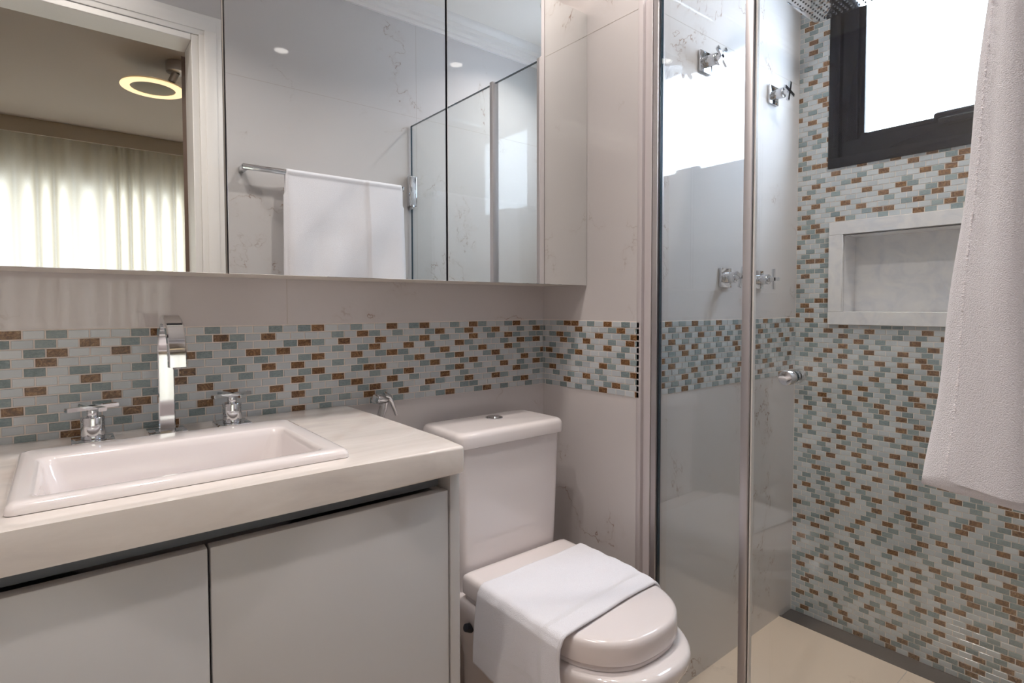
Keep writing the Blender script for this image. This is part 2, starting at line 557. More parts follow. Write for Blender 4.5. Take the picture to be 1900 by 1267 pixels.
# niche wall band
rects = []
for r in range(12):
    z1 = ZT-r*S; z0 = z1-S; e = [0, .0297] + [.0297+k*TA for k in range(1, 14)] if r % 2 == 0 else [0, .01366] + [.01366+k*TA for k in range(1, 14)]
    for c in range(len(e)-1):
        a0, a1 = e[c], min(e[c+1], W-.002)
        if a0 >= a1: continue
        k = B_[r][c] if (B_ := MOS['B']) and c < len(B_[r]) else 'D'
        rects.append((a0+g+(.001 if c == 0 else 0), a1-g, z0+g, z1-g, k))
bm = BM(); add_box(bm, -.0006, .001, -W+.001, 0, ZT-12*S, ZT+.001); obj('grout_band', bm, 'grout', wall_niche, 0)
sheet('mosaic_band', wall_niche, rects, lambda a, z, h: (-.0006-h, -a, z))
# shower back wall band
rects = []
for r in range(12):
    z1 = ZT-r*S; z0 = z1-S
    for c in range(-2, 28):
        n = c-1-(.5 if r % 2 else 0); x0 = L-.0150-24*TA+n*TA; x1 = min(x0+TA, L-.001); x0 = max(x0, .04)
        if x0 >= x1: continue
        rects.append((x0+g, x1-g, z0+g, z1-g, kind(MOS['A2'], r, c, c >= 0)))
bm = BM(); add_box(bm, .04, L, -W-.0006, -W+.001, ZT-12*S, ZT+.001); obj('grout_band', bm, 'grout', wall_shower, 0)
sheet('mosaic_band', wall_shower, rects, lambda a, z, h: (a, -W-.0006-h, z))
# window wall, full height
rects = []; RP = S*1.0249
skip = [WH, (-1.165, -.499, 1.054, 1.405)]
rows = MOS['C']; r0 = MOS['C0']
for r in range(-80, 63):
    z1 = ZT-(r*1.0249+.012)*S; z0 = z1-RP
    if z0 < -.009 or z1 > ZC: continue
    row = rows[r-r0] if 0 <= r-r0 < len(rows) else ''
    row = row.rstrip('.')
    for c in range(0, 30):
        a0 = TA*(c-(.5 if r % 2 else 0))+.0002; a1 = a0+TA
        a0 = max(a0, .0008); y1 = -W-a0; y0 = -W-a1
        if y1 < YD: continue
        y0 = max(y0, YD+.001)
        if c < len(row): k = row[c].replace('.', 'L')
        else: k = random.choices('LDO', (56, 25, 19))[0]
        segs = [(y0, y1, z0, z1)]
        for s_ in skip:
            ns = []
            for (a, b, c0, c1) in segs:
                if b <= s_[0] or a >= s_[1] or c1 <= s_[2] or c0 >= s_[3]: ns.append((a, b, c0, c1)); continue
                if a < s_[0]-.004: ns.append((a, s_[0], c0, c1))
                if b > s_[1]+.004: ns.append((s_[1], b, c0, c1))
                if c0 < s_[2]-.004 and c1 > s_[2]: ns.append((max(a, s_[0]), min(b, s_[1]), c0, s_[2]))
                if c1 > s_[3]+.004 and c0 < s_[3]: ns.append((max(a, s_[0]), min(b, s_[1]), s_[3], c1))
            segs = ns
        for (a, b, c0, c1) in segs: rects.append((a+g, b-g, c0+g, c1-g, k))
sheet('mosaic_tiles', wall_window, rects, lambda a, z, h: (L-h, a, z))

# ------------------------------------------------------------------ window
def ring_frame(bm, y0, y1, z0, z1, w_, x0, x1, bev=.002, mi=0):
    add_box(bm, x0, x1, y0, y1, z0, z0+w_, bev, mi=mi); add_box(bm, x0, x1, y0, y1, z1-w_, z1, bev, mi=mi)
    add_box(bm, x0, x1, y0, y0+w_, z0+w_, z1-w_, bev, mi=mi); add_box(bm, x0, x1, y1-w_, y1, z0+w_, z1-w_, bev, mi=mi)
bm = BM(); ring_frame(bm, -1.145, -.488, 1.59, 2.243, .034, L-.006, L+.06); win = struct('window_1', bm, 'black_aluminium', smooth=40)
bm = BM(); ring_frame(bm, -1.112, -.521, 1.623, 2.21, .052, L+.004, L+.05); ring_frame(bm, -1.066, -.567, 1.669, 2.164, .026, L+.014, L+.046); obj('sash', bm, 'black_aluminium', win, 40)
bm = BM(); add_box(bm, L+.03, L+.034, -1.045, -.588, 1.69, 2.145); obj('window_pane', bm, 'window_glass', win, 0)
bm = BM(); add_box(bm, L-.004, L+.02, -.905, -.785, 1.676, 1.706, .010, 4); add_box(bm, L-.012, L+.004, -.90, -.80, 1.662, 1.684, .005, 3); obj('latch', bm, 'black_aluminium', win, 50)
# exterior ledge so the daylight has something to cross
# ------------------------------------------------------------------ marble soap niche
t = thing('wall_shelf_niche', 'white marble framed recess in the shower mosaic under the window', 'niche', (L, -.83, 1.054))
bm = BM(); ys = (-1.165, -.499); zs = (1.054, 1.405); q = .0445
for a, b, c, d in ((ys[0], ys[1], zs[0], zs[0]+q), (ys[0], ys[1], zs[1]-q, zs[1]), (ys[0], ys[0]+q, zs[0]+q, zs[1]-q), (ys[1]-q, ys[1], zs[0]+q, zs[1]-q)):
    add_box(bm, L-.014, L+.002, a, b, c, d, .0012, 1)
obj('frame', bm, 'marble_niche', t, 40)
bm = BM(); add_box(bm, L+.095, L+.115, -1.13, -.534, 1.08, 1.37)
add_box(bm, L, L+.1, -.5445, -.53, 1.09, 1.37); add_box(bm, L, L+.1, -1.135, -1.1195, 1.09, 1.37); add_box(bm, L, L+.1, -1.13, -.535, 1.08, 1.0985); add_box(bm, L, L+.1, -1.13, -.535, 1.3565, 1.37)
obj('lining', bm, 'marble_niche', t, 0)

# ------------------------------------------------------------------ door opening (camera stands in it)
bm = BM(); cw = .075
for x0, x1 in ((DX1, DX1+cw), (DX0-cw, DX0)): add_box(bm, x0, x1, YD-.001, YD+.006, 0, DZ+cw, .002, 2)
add_box(bm, DX0-cw, DX1+cw, YD-.001, YD+.0063, DZ, DZ+cw, .004, 2)
add_box(bm, DX1+.018, DX1+.055, YD+.004, YD+.0095, 0, DZ+.055, .002, 2); add_box(bm, DX0-.055, DX1+.055, YD+.004, YD+.0096, DZ+.018, DZ+.055, .002, 2)
for x0, x1 in ((DX1-.022, DX1+.0), (DX0, DX0+.022)): add_box(bm, x0, x1, YD-.125, YD+.002, 0, DZ, .002, 1)
add_box(bm, DX0+.0225, DX1-.0225, YD-.1245, YD+.0018, DZ-.022, DZ-.0005, .0015, 1)
frame = struct('door_1', bm, 'paint_trim', smooth=40)
bm = BM(); vs = add_box(bm, -.833, -.798, -2.17, -1.415, .01, 2.03, 0); spin(bm, vs, (-.80, -1.41, 0), 'Z', math.radians(13)); obj('door_leaf', bm, 'door_wood', frame, 40)

# ================================================================== THE BEDROOM BEHIND THE CAMERA
BZ = 2.45; BX0, BX1, BY = -3.0, .95, -4.55
bm = BM(); add_box(bm, BX0, BX1, BY-.1, YD-.12, -.1, -.004); struct('floor_bedroom', bm, 'oak_floor')
bm = BM(); add_box(bm, BX0-.1, BX1+.1, BY-.1, YD-.12, BZ, BZ+.1); struct('ceiling_bedroom', bm, 'bed_ceiling')
bm = BM(); add_box(bm, BX0-.1, BX0, BY-.1, YD-.12, 0, BZ); struct('wall_bedroom_left', bm, 'bed_wall')
bm = BM(); add_box(bm, BX1, BX1+.1, BY-.1, YD-.12, 0, BZ); struct('wall_bedroom_right', bm, 'bed_wall')
bm = BM()
for a, b, c, d in cuts(BX0-.1, BX1+.1, 0, BZ, [(-2.35, .55, .15, 2.02)]): add_box(bm, a, b, BY-.12, BY, c, d)
struct('wall_bedroom_window', bm, 'bed_wall')
bm = BM()
for a, b, c, d in ((BX0, XL-.12, 0, BZ),): add_box(bm, a, b, YD-.12, YD-.02, c, d)
add_box(bm, DX1+.02, BX1, YD-.125, YD-.118, 0, BZ); add_box(bm, XL-.12, DX0-.02, YD-.125, YD-.118, 0, BZ); add_box(bm, DX0-.02, DX1+.02, YD-.125, YD-.118, DZ+.02, BZ)
struct('wall_bedroom_front', bm, 'bed_wall')
bm = BM(); add_box(bm, BX0, BX1, -4.32, -4.30, 2.345, BZ, .001, 1); struct('trim_7', bm, 'valance')
bm = BM(); N = 900; zr = (.02, 1.0, 2.0, 2.16, 2.30, 2.42); pv = None; rg = random.Random(4)
xs = []; x = BX0+.05
ph = 0; 
pleats = [rg.uniform(.055, .125) for _ in range(80)]
def pleat_y(x, k):
    # uneven pinch pleats: deeper towards the hem
    s_ = 0; u = x-BX0
    ph = 2*math.pi*(u/.105 + .35*math.sin(u*5.1) + .2*math.sin(u*13.7+1))
    return (.5+.5*math.sin(ph))**1.4*.075*k + .012*math.sin(u*2.3)
for i in range(N):
    x = BX0+.05+(BX1-BX0-.1)*i/(N-1); col = []
    for z in zr:
        k = 1 if z < 2.1 else (.72 if z < 2.2 else .5)
        col.append(bm.verts.new((x, -4.45+pleat_y(x, k), z)))
    if pv:
        for a in range(len(zr)-1): bm.faces.new((pv[a], col[a], col[a+1], pv[a+1]))
    pv = col
c = obj('curtain', bm, 'curtain_cloth', None, 80); tag(c, 'beige pleated curtain over bright bedroom window, seen in the mirror', 'curtain')
# ring ceiling lamp
t = thing('ceiling_lamp', 'glowing ring ceiling lamp with dark centre, seen in the left mirror door', 'lamp', (-.765, -2.755, 2.33))
c0 = Vector((-.765, -2.755, 2.33))
def annulus(bm, c, r0, r1, z0, z1, n=64):
    rings = []
    for r, z in ((r0, z0), (r1, z0), (r1+.002, (z0+z1)/2), (r1, z1), (r0, z1)):
        rings.append([bm.verts.new((c.x+r*math.cos(2*math.pi*i/n), c.y+r*math.sin(2*math.pi*i/n), z)) for i in range(n)])
    rings.append(rings[0]); 
    for a, b in zip(rings, rings[1:]):
        for i in range(n): bm.faces.new((a[i], a[(i+1) % n], b[(i+1) % n], b[i]))
bm = BM(); annulus(bm, c0, .108, .152, 2.325, 2.333); obj('glow_ring', bm, 'ring_glow', t, 40)
bm = BM(); add_cyl(bm, (c0.x, c0.y, 2.329), (c0.x, c0.y, 2.341), .109, .148, 64); obj('shade', bm, 'lamp_disc', t, 40)
bm = BM(); add_cyl(bm, (-.665, -2.62, 2.395), (-.665, -2.62, 2.45), .055, None, 40, .004); add_cyl(bm, (-.69, -2.66, 2.355), (-.67, -2.625, 2.4), .018, None, 20); obj('canopy', bm, 'brushed_aluminium', t, 40)

# ================================================================== MIRROR CABINET
MX = [-1.75, -1.430, -.9535, -.4775, -.0015]
t = thing('mirror_cabinet', 'wall cabinet with frameless mirror doors above the sink', 'cabinet', (-.875, -.095, 1.18))
bm = BM(); add_box(bm, XL+.001, -.0015, -.172, -.0012, 1.181, 1.95, .001, 1); obj('body', bm, 'white_melamine', t, 40)
for i in range(4):
    bm = BM(); x0, x1 = MX[i]+.0024, MX[i+1]-.0024
    if i == 3: x1 = -.002
    add_box(bm, x0, x1, -.190, -.1875, 1.179, 1.952, .0006, 1)
    dpart = obj('mirror_door', bm, 'mirror', t, 20)
    bm = BM(); add_box(bm, x0+.001, x1-.001, -.1874, -.1725, 1.1795, 1.951, .0005, 1); obj('door_panel', bm, 'rubber', dpart, 40, origin=(-.875, -.095, 1.18))

# ================================================================== VANITY
CT, CB, CX = .876, .827, -.652
t = thing('vanity_cabinet', 'pale grey lacquered vanity cabinet under the marble worktop', 'cabinet', (-1.2, -.26, 0))
bm = BM(); add_box(bm, XL+.001, XL+.02, -.478, -.002, .15, .795); add_box(bm, XL+.02, -.692, -.478, -.002, .15, .168); add_box(bm, XL+.02, -.692, -.012, -.002, .168, .795); add_box(bm, -.692, -.676, -.478, -.002, .15, .795); add_box(bm, XL+.05, -.70, -.44, -.002, 0.0, .15); obj('body', bm, 'lacquer', t, 40)
bm = BM(); add_box(bm, XL+.001, -.672, -.462, -.44, .795, CB-.0005); obj('finger_recess', bm, 'shaded_lacquer', t, 40)
bm = BM(); add_box(bm, -.672, -.6525, -.502, -.002, .15, CB-.0005, .0012, 2); obj('side_panel', bm, 'lacquer', t, 40)
for x0, x1 in ((-1.748, -1.427), (-1.424, -1.0505), (-1.0475, -.6745)):
    bm = BM(); add_box(bm, x0, x1, -.500, -.480, .15, .797, .0016, 2); obj('door', bm, ['lacquer'], t, 40)
# worktop with cut-out
SX0, SX1, SY0, SY1 = -1.252, -.838, -.468, -.148
bm = BM(); ox = [XL+.0005, SX0+.02, SX1-.02, CX]; oy = [-.52, SY0+.02, SY1-.02, -.0012]
def slab_with_hole(bm, xs, ys, z0, z1):
    vt = {}
    for i, x in enumerate(xs):
        for j, y in enumerate(ys):
            for k, z in enumerate((z0, z1)): vt[i, j, k] = bm.verts.new((x, y, z))
    for i in range(3):
        for j in range(3):
            if (i, j) == (1, 1): continue
            bm.faces.new((vt[i, j, 1], vt[i+1, j, 1], vt[i+1, j+1, 1], vt[i, j+1, 1])); bm.faces.new((vt[i, j+1, 0], vt[i+1, j+1, 0], vt[i+1, j, 0], vt[i, j, 0]))
    for i in range(3):
        bm.faces.new((vt[i, 0, 0], vt[i+1, 0, 0], vt[i+1, 0, 1], vt[i, 0, 1])); bm.faces.new((vt[i+1, 3, 0], vt[i, 3, 0], vt[i, 3, 1], vt[i+1, 3, 1]))
        bm.faces.new((vt[0, i+1, 0], vt[0, i, 0], vt[0, i, 1], vt[0, i+1, 1])); bm.faces.new((vt[3, i, 0], vt[3, i+1, 0], vt[3, i+1, 1], vt[3, i, 1]))
    for a, b in (((1, 1), (2, 1)), ((2, 1), (2, 2)), ((2, 2), (1, 2)), ((1, 2), (1, 1))):
        bm.faces.new((vt[b+(0,)], vt[a+(0,)], vt[a+(1,)], vt[b+(1,)]))
slab_with_hole(bm, ox, oy, CB, CT)
es = [e for e in bm.edges if (all(abs(v.co.y+.52) < 1e-5 for v in e.verts) and abs(e.verts[0].co.z-e.verts[1].co.z) < 1e-6) or (all(abs(v.co.x-CX) < 1e-5 for v in e.verts) and (abs(e.verts[0].co.z-e.verts[1].co.z) < 1e-6 or abs(e.verts[0].co.y+.52) < 1e-5))]
bmesh.ops.bevel(bm, geom=es, offset=.0065, segments=5, affect='EDGES', profile=.5)
wt = obj('worktop', bm, 'marble_worktop', None, 50, origin=(-1.2, -.26, CB)); tag(wt, 'thick cream white marble worktop with rounded edge around the sink', 'worktop')
# sink: rounded rectangular drop-in basin, lofted rings from the outside in
def rrect(x0, x1, y0, y1, r, z, n=6):
    pts = []
    for cx, cy, a0 in ((x1-r, y1-r, 0), (x0+r, y1-r, 90), (x0+r, y0+r, 180), (x1-r, y0+r, 270)):
        for k in range(n+1):
            a = math.radians(a0+90*k/n); pts.append((cx+r*math.cos(a), cy+r*math.sin(a), z))
    return pts
bm = BM(); lev = []
iy1 = -.225; iy0 = -.445; ix0 = -1.227; ix1 = -.872
for dx, z, r in ((0, CT+.0008, .010), (0, CT+.006, .010), (.0015, CT+.0105, .011), (.005, CT+.0135, .012), (.010, CT+.0145, .012)):
    lev.append(rrect(SX0+dx, SX1-dx, SY0+dx, SY1-dx, r, z))
for d, z, r in ((-.004, CT+.0145, .016), (0, CT+.0135, .018), (.003, CT+.010, .02), (.006, CT+.002, .02), (.014, CT-.04, .03), (.022, CT-.09, .04), (.032, CT-.112, .045), (.05, CT-.120, .05)):
    lev.append(rrect(ix0+d, ix1-d, iy0+d*.8, iy1-d, r, z))
lev.append(rrect(-1.09, -1.01, -.37, -.30, .03, CT-.122))
rings = [[bm.verts.new(p) for p in l] for l in lev]; skin(bm, rings, False); bm.faces.new(rings[-1])
so = obj('sink', bm, 'ceramic', None, 60, origin=(-1.045, -.31, CT)); tag(so, 'white rectangular ceramic drop-in sink with raised rim', 'sink')
bm = BM(); add_lathe(bm, (-1.05, -.335, CT-.1215), (0, 0, 1), [(0, .022), (.002, .022), (.003, .018), (.001, .012)], 32); obj('drain_plug', bm, 'chrome', so, 40, origin=(-1.045, -.31, CT))
# taps
def cross_blades(bm, c, axis_u, axis_v, nrm, rad, wid, th):
    for a, b in ((axis_u, axis_v), (axis_v, axis_u)):
        vs = []
        for s1 in (-1, 1):
            for s2 in (-1, 1):
                for s3 in (-1, 1):
                    vs.append(bm.verts.new(c + a*(rad*s1) + b*(wid/2*s2) + nrm*(th/2*s3)))
        idx = [(0, 1, 3, 2), (4, 6, 7, 5), (0, 4, 5, 1), (2, 3, 7, 6), (0, 2, 6, 4), (1, 5, 7, 3)]
        fs = [bm.faces.new([vs[i] for i in f]) for f in idx]
        bmesh.ops.bevel(bm, geom=list({e for f in fs for e in f.edges}), offset=.0009, segments=2, affect='EDGES')
def basin_tap(x, y, ang, label):
    t = thing('basin_tap', label, 'tap', (x, y, CT), 'chrome cross-handle taps of the sink')
    bm = BM(); add_box(bm, x-.031, x+.031, y-.031, y+.031, CT+.0003, CT+.008, .0012, 2); obj('base_plate', bm, 'chrome', t, 40)
    bm = BM(); add_cyl(bm, (x, y, CT+.008), (x, y, CT+.047), .0175, None, 40, .0015); add_cyl(bm, (x, y, CT+.047), (x, y, CT+.060), .0085, None, 28, .0006); obj('stem', bm, 'chrome', t, 40)
    bm = BM(); u = Vector((math.cos(ang), math.sin(ang), 0)); v = Vector((-math.sin(ang), math.cos(ang), 0))
    cross_blades(bm, Vector((x, y, CT+.0635)), u, v, Vector((0, 0, 1)), .040, .013, .007); obj('cross_handle', bm, 'chrome', t, 40)
    return t
basin_tap(-1.155, -.085, math.radians(20), 'chrome cross-handle tap left of the spout')
basin_tap(-.928, -.085, math.radians(20), 'chrome cross-handle tap right of the spout')
t = thing('basin_spout', 'tall square chrome gooseneck spout behind the sink', 'spout', (-1.042, -.085, CT))
bm = BM(); add_box(bm, -1.073, -1.011, -.116, -.054, CT+.0003, CT+.008, .0012, 2); obj('base_plate', bm, 'chrome', t, 40)
bm = BM(); cxs = -1.042; path = [(-.085, CT+.008), (-.085, CT+.05), (-.085, CT+.10), (-.085, CT+.142)]
R_ = .070; cy, cz = -.085-R_, 1.0255
path += [(cy+R_*math.cos(a), cz+R_*math.sin(a)) for a in [math.radians(8*k) for k in range(0, 23)]]
path += [(cy-R_-.0005, cz-.005), (cy-R_-.0005, cz-.010)]
path = [(y, z) for y, z in path if True]
rings = []
for i, (y, z) in enumerate(path):
    a = Vector(path[max(i-1, 0)]); b = Vector(path[min(i+1, len(path)-1)]); d = (b-a).normalized(); nrm = Vector((-d.y, d.x))
    hw, ht = .0135, .0085
    ring = []
    for sx, st in ((-1, -1), (1, -1), (1, 1), (-1, 1)):
        for ox_, ot_ in (((1, 0), (0, 1)) if sx*st < 0 else ((0, 1), (1, 0))):
            e = .0018
            px_ = sx*(hw-e*ox_); pt_ = st*(ht-e*ot_)
            ring.append(bm.verts.new((cxs+px_, y+nrm.x*pt_, z+nrm.y*pt_)))
    rings.append(ring)
skin(bm, rings, True); obj('spout', bm, 'chrome', t, 25)
bm = BM(); add_cyl(bm, (cxs, cy-R_-.0005, cz-.0135), (cxs, cy-R_-.0005, cz-.009), .0068, None, 24); obj('aerator', bm, 'brushed_aluminium', t, 40)

# ================================================================== TOILET
t = thing('toilet', 'white ceramic close-coupled toilet with square tank beside vanity', 'toilet', (-.30, -.4, 0))
bm = BM(); lv = []
for z, ix, iy in ((.40, .016, .012), (.44, .010, .008), (.60, .004, .004), (.7755, 0, 0)): lv.append(rrect(-.468+ix, -.138-ix, -.226+iy, -.052, .022, z))
rings = [[bm.verts.new(p) for p in l] for l in lv]; skin(bm, rings, True); obj('tank', bm, 'ceramic', t, 60)
bm = BM(); rings = [[bm.verts.new(p) for p in rrect(-.476+i, -.130-i, -.236+i, -.048-i, .024-i*.3, z)] for z, i in ((.778, .003), (.779, .0005), (.783, 0), (.802, 0), (.809, .002), (.8135, .006), (.8155, .012), (.816, .02))]
skin(bm, rings, True); obj('tank_lid', bm, 'ceramic', t, 60)
bm = BM(); add_lathe(bm, (-.287, -.120, .8155), (0, 0, 1), [(0, .0235), (.003, .0235), (.0045, .021), (.0045, .0195), (.0035, .019), (.0055, .017), (.006, .010), (.0062, .002)], 40); obj('flush_button', bm, 'chrome', t, 40)
def lid_outline(off=0, fr=0):
    # D shape: straight back and sides, full round front
    right = [(-.132, -.232), (-.132, -.32), (-.135, -.42), (-.142, -.50), (-.151, -.565), (-.168, -.605), (-.190, -.634), (-.218, -.654), (-.250, -.666), (-.300, -.670)]
    pts = []
    cx, cy = -.300, -.42
    base = [(-.150, -.2275), (-.143, -.2285), (-.1365, -.2325), (-.133, -.239)] + right[1:]
    full = base + [(2*cx-x, y) for x, y in reversed(base[:-1])]
    out = []
    for x, y in full:
        out.append((x, y))
    hw, hy = .168, .2215; my = -.449
    return [(cx+(x-cx)*(hw+off)/hw, my+(y-my)*(hy+off)/hy-(fr if y < -.3 else 0)) for x, y in out]
def smooth_closed(pts, k=4):
    out = []; n = len(pts)
    for i in range(n):
        p0, p1, p2, p3 = [Vector(pts[(i+j-1) % n]) for j in range(4)]
        if (p2-p1).length > .15: out.append(tuple(p1)); continue
        for j in range(k):
            if (p1-p0).length > .15: p0 = p1
            if (p3-p2).length > .15: p3 = p2
            s_ = j/k; out.append(tuple(.5*((2*p1)+(-p0+p2)*s_+(2*p0-5*p1+4*p2-p3)*s_**2+(-p0+3*p1-3*p2+p3)*s_**3)))
    return out
def loft(name, levels, mat, parent, capb=True):
    bm = BM(); rings = []
    for off, z, fr in levels: rings.append([bm.verts.new((x, y, z)) for x, y in smooth_closed(lid_outline(off, fr))])
    skin(bm, rings, capb); return obj(name, bm, mat, parent, 55)
loft('seat_lid', [(-.006, .4375, 0), (-.001, .4385, 0), (0, .442, 0), (0, .470, 0), (-.0012, .477, 0), (-.004, .482, 0), (-.009, .4845, 0), (-.02, .4855, 0)], 'toilet_plastic', t)
loft('seat', [(-.012, .424, 0), (-.006, .4255, 0), (-.005, .432, 0), (-.008, .4365, 0)], 'toilet_plastic', t)
# bowl: rim flares out in front, narrows to the pedestal
def bowl_ring(hw, yb, yf, z, p=2.6, n=64):
    cx = -.300; out = []
    cy = -.40
    for i in range(n):
        a = 2*math.pi*i/n; c_, s_ = math.cos(a), math.sin(a)
        x = hw*abs(c_)**(2/p)*(1 if c_ >= 0 else -1)
        y = (cy + (yb-cy)*abs(s_)**(2/4.5)) if s_ >= 0 else (cy - (cy-yf)*abs(s_)**(2/p))
        out.append((cx+x, y, z))
    return out
bm = BM(); rings = []
for hw, yb, yf, z in ((.105, -.06, -.56, 0), (.108, -.06, -.565, .03), (.104, -.06, -.56, .12), (.108, -.06, -.565, .20), (.128, -.06, -.60, .27), (.152, -.06, -.652, .33), (.166, -.06, -.688, .37), (.1725, -.06, -.702, .395), (.1735, -.06, -.705, .410), (.1725, -.062, -.703, .4175), (.169, -.066, -.698, .4225), (.162, -.074, -.688, .4240), (.14, -.1, -.66, .4242)):
    rings.append([bm.verts.new(p) for p in bowl_ring(hw, yb, yf, z)])
skin(bm, rings, True); obj('bowl', bm, 'ceramic', t, 60)
for sx in (-1, 1):
    bm = BM(); add_cyl(bm, (-.300+sx*.162, -.262, .365), (-.300+sx*.180, -.262, .372), .011, .009, 24, .002); obj('hinge_bolt', bm, 'rubber', t, 40)

# face towel over the lid
def lid_towel():
    nu, nv = 120, 90; bm = BM(); grid = []
    zt = .4895; rg = random.Random(2)
    xr, xl = -.120, -.4745          # right edge of the cloth, left edge of the lid
    hang = .160; tot = (xr-xl) + hang
    for i in range(nu+1):
        u = tot*i/nu; row = []
        for j in range(nv+1):
            v = j/nv
            yb = -.302 - .016*min(1, u/.35) - .003*math.sin(u*14); yf = -.565 + .012*math.sin(u*9+1)
            # hem line swings a little over the left side
            if u > (xr-xl): 
                k = (u-(xr-xl))/hang; yf += -.010*k + .006*math.sin(k*5); yb += .012*k
            y = yb+(yf-yb)*v
            rad = .012
            s_ = u-(xr-xl)
            wav = .0012*math.sin(u*38+v*6)*math.sin(v*9+u*5)+.0008*math.sin(v*30+u*11)
            if s_ < -rad: x, z = xr-u, zt+wav
            elif s_ < rad*.57:
                a = (s_+rad)/(rad*1.57)*math.pi/2; x, z = xl+rad-rad*math.sin(a)-.0, zt-rad+rad*math.cos(a)+wav
            else:
                d = s_-rad*.57; z = zt-rad-d; k = d/hang
                x = xl-.003-.004*math.sin(k*2.2)-.008*k*math.sin(v*7.5+.6)-.003*k*math.sin(v*16+k*3)
                z -= .018*k*math.sin(v*3.1)*1.0 - .028*k*(v-.25)
            # curl of the right end over the lid edge
            le = -.132-.9*max(0, -.42-y)**2
            ov = x-(le-.012)
            if s_ < -rad and ov > 0: z -= ov**1.6*9; x -= ov*.15
            row.append(bm.verts.new((x, y, z)))
        grid.append(row)
    for i in range(nu):
        for j in range(nv):
            f = bm.faces.new((grid[i][j], grid[i+1][j], grid[i+1][j+1], grid[i][j+1]))
            v = (j+.5)/nv; u = tot*(i+.5)/nu
            if .80 < v < .84 or tot-.062 < u < tot-.048: f.material_index = 1
    o = obj('hand_towel', bm, ['terry_white', 'terry_band'], None, 80, origin=(-.3, -.43, zt))
    sm = o.modifiers.new('thick', 'SOLIDIFY'); sm.thickness = .0050; sm.offset = 1
    hem = BM()
    def edge(pts): add_tube(hem, pts, .0034, 8)
    edge([grid_co(o, i, nv, nv) for i in range(0, nu+1, 2)]); edge([grid_co(o, nu, j, nv) for j in range(0, nv+1, 2)])
    obj('hem', hem, 'terry_band', o, 60, origin=(-.3, -.43, zt)); 
    return o
def grid_co(o, i, j, nv): return o.data.vertices[i*(nv+1)+j].co + Vector((-.3, -.43, .4895)) + Vector((0, 0, .0022))
ht = lid_towel(); tag(ht, 'small white terry hand towel draped over the closed toilet lid', 'towel')

# hygienic sprayer on the wall between vanity and tank
t = thing('bidet_sprayer', 'chrome handheld bidet sprayer on the wall beside the worktop', 'sprayer', (-.57, -.05, .80))
bm = BM(); hd0 = Vector((-.603, -.062, .893)); hd1 = Vector((-.571, -.048, .887))
add_cyl(bm, hd0, hd1, .0125, .0125, 32, .001); add_cyl(bm, hd0-(hd1-hd0).normalized()*.004, hd0+(hd1-hd0).normalized()*.001, .0115, None, 32); obj('head', bm, 'chrome', t, 40)
bm = BM(); add_tube(bm, [(-.574, -.050, .888), (-.577, -.048, .868), (-.583, -.046, .845), (-.588, -.045, .80), (-.590, -.045, .74)], [.011, .0105, .0095, .010, .010], 20); obj('handle', bm, 'chrome', t, 50)
bm = BM(); add_tube(bm, [(-.576, -.052, .898), (-.563, -.050, .893), (-.555, -.049, .880), (-.546, -.048, .858), (-.541, -.047, .845)], [.010, .0085, .006, .0045, .004], 16); obj('lever', bm, 'chrome', t, 50)
bm = BM(); add_box(bm, -.598, -.574, -.040, -.0015, .735, .765, .002, 2); obj('holder', bm, 'chrome', t, 40)
bm = BM(); add_tube(bm, [(-.590, -.045, .74), (-.589, -.047, .62), (-.575, -.05, .45), (-.54, -.05, .30), (-.50, -.035, .25), (-.49, -.002, .26)], .006, 12); obj('hose', bm, 'brushed_aluminium', t, 60)

# ================================================================== SHOWER
XG = .025; GT = 1.912
t = thing('shower_screen', 'fixed clear glass shower panel between wall and post', 'glass panel', (XG, -.54, 0))
bm = BM(); add_box(bm, XG-.004, XG+.004, -.664, -.426, .002, GT-.002); pn = obj('glass_pane', bm, 'clear_glass', t, 0)
bm = BM(); add_box(bm, XG-.0038, XG+.0038, -.4285, -.427, .002, GT-.002); add_box(bm, XG-.0038, XG+.0038, -.66, -.4285, GT-.004, GT-.002); obj('pane_edge', bm, 'glass_edge', pn, 0, origin=(XG, -.54, 0))
bm = BM(); add_box(bm, .0105, .0395, -.4085, -W-.0006, 0, GT, .0008, 1); wc = obj('wall_channel', bm, 'trim_grey', t, 40)
bm = BM(); add_box(bm, .0125, .0385, -.4255, -.4100, 0, GT, .0008, 1); add_box(bm, .016, .035, -.4105, -.408, 0, GT-.001); obj('channel_insert', bm, 'brushed_aluminium', wc, 40, origin=(XG, -.54, 0))
bm = BM(); add_box(bm, .0185, .0315, -.4280, -.4250, 0, GT-.002); obj('gasket', bm, 'rubber', wc, 40, origin=(XG, -.54, 0))
bm = BM(); add_box(bm, .0125, .0385, -.6785, -.660, 0, GT+.002, .0012, 2); obj('post', bm, 'brushed_aluminium', t, 40)
bm = BM(); add_box(bm, .013, .037, -.660, -.426, 0, .006, .001, 1); obj('floor_channel', bm, 'brushed_aluminium', t, 40)
t = thing('shower_door', 'clear glass shower door with round chrome knob', 'glass door', (XG, -.97, 0))
bm = BM(); add_box(bm, XG-.004, XG+.004, -1.270, -.683, .012, GT-.002); pn = obj('glass_pane', bm, 'clear_glass', t, 0)
bm = BM(); add_box(bm, XG-.0038, XG+.0038, -1.270, -.683, GT-.004, GT-.002); add_box(bm, XG-.0036, XG+.0036, -1.272, -1.2695, .012, GT-.003); obj('pane_edge', bm, 'glass_edge', pn, 0, origin=(XG, -.97, 0))
bm = BM(); add_box(bm, XG-.0055, XG+.0055, -.684, -.6795, .012, GT-.003, .001, 1); obj('edge_seal', bm, 'paint_trim', t, 40)
bm = BM(); ky, kz = -.770, .9655
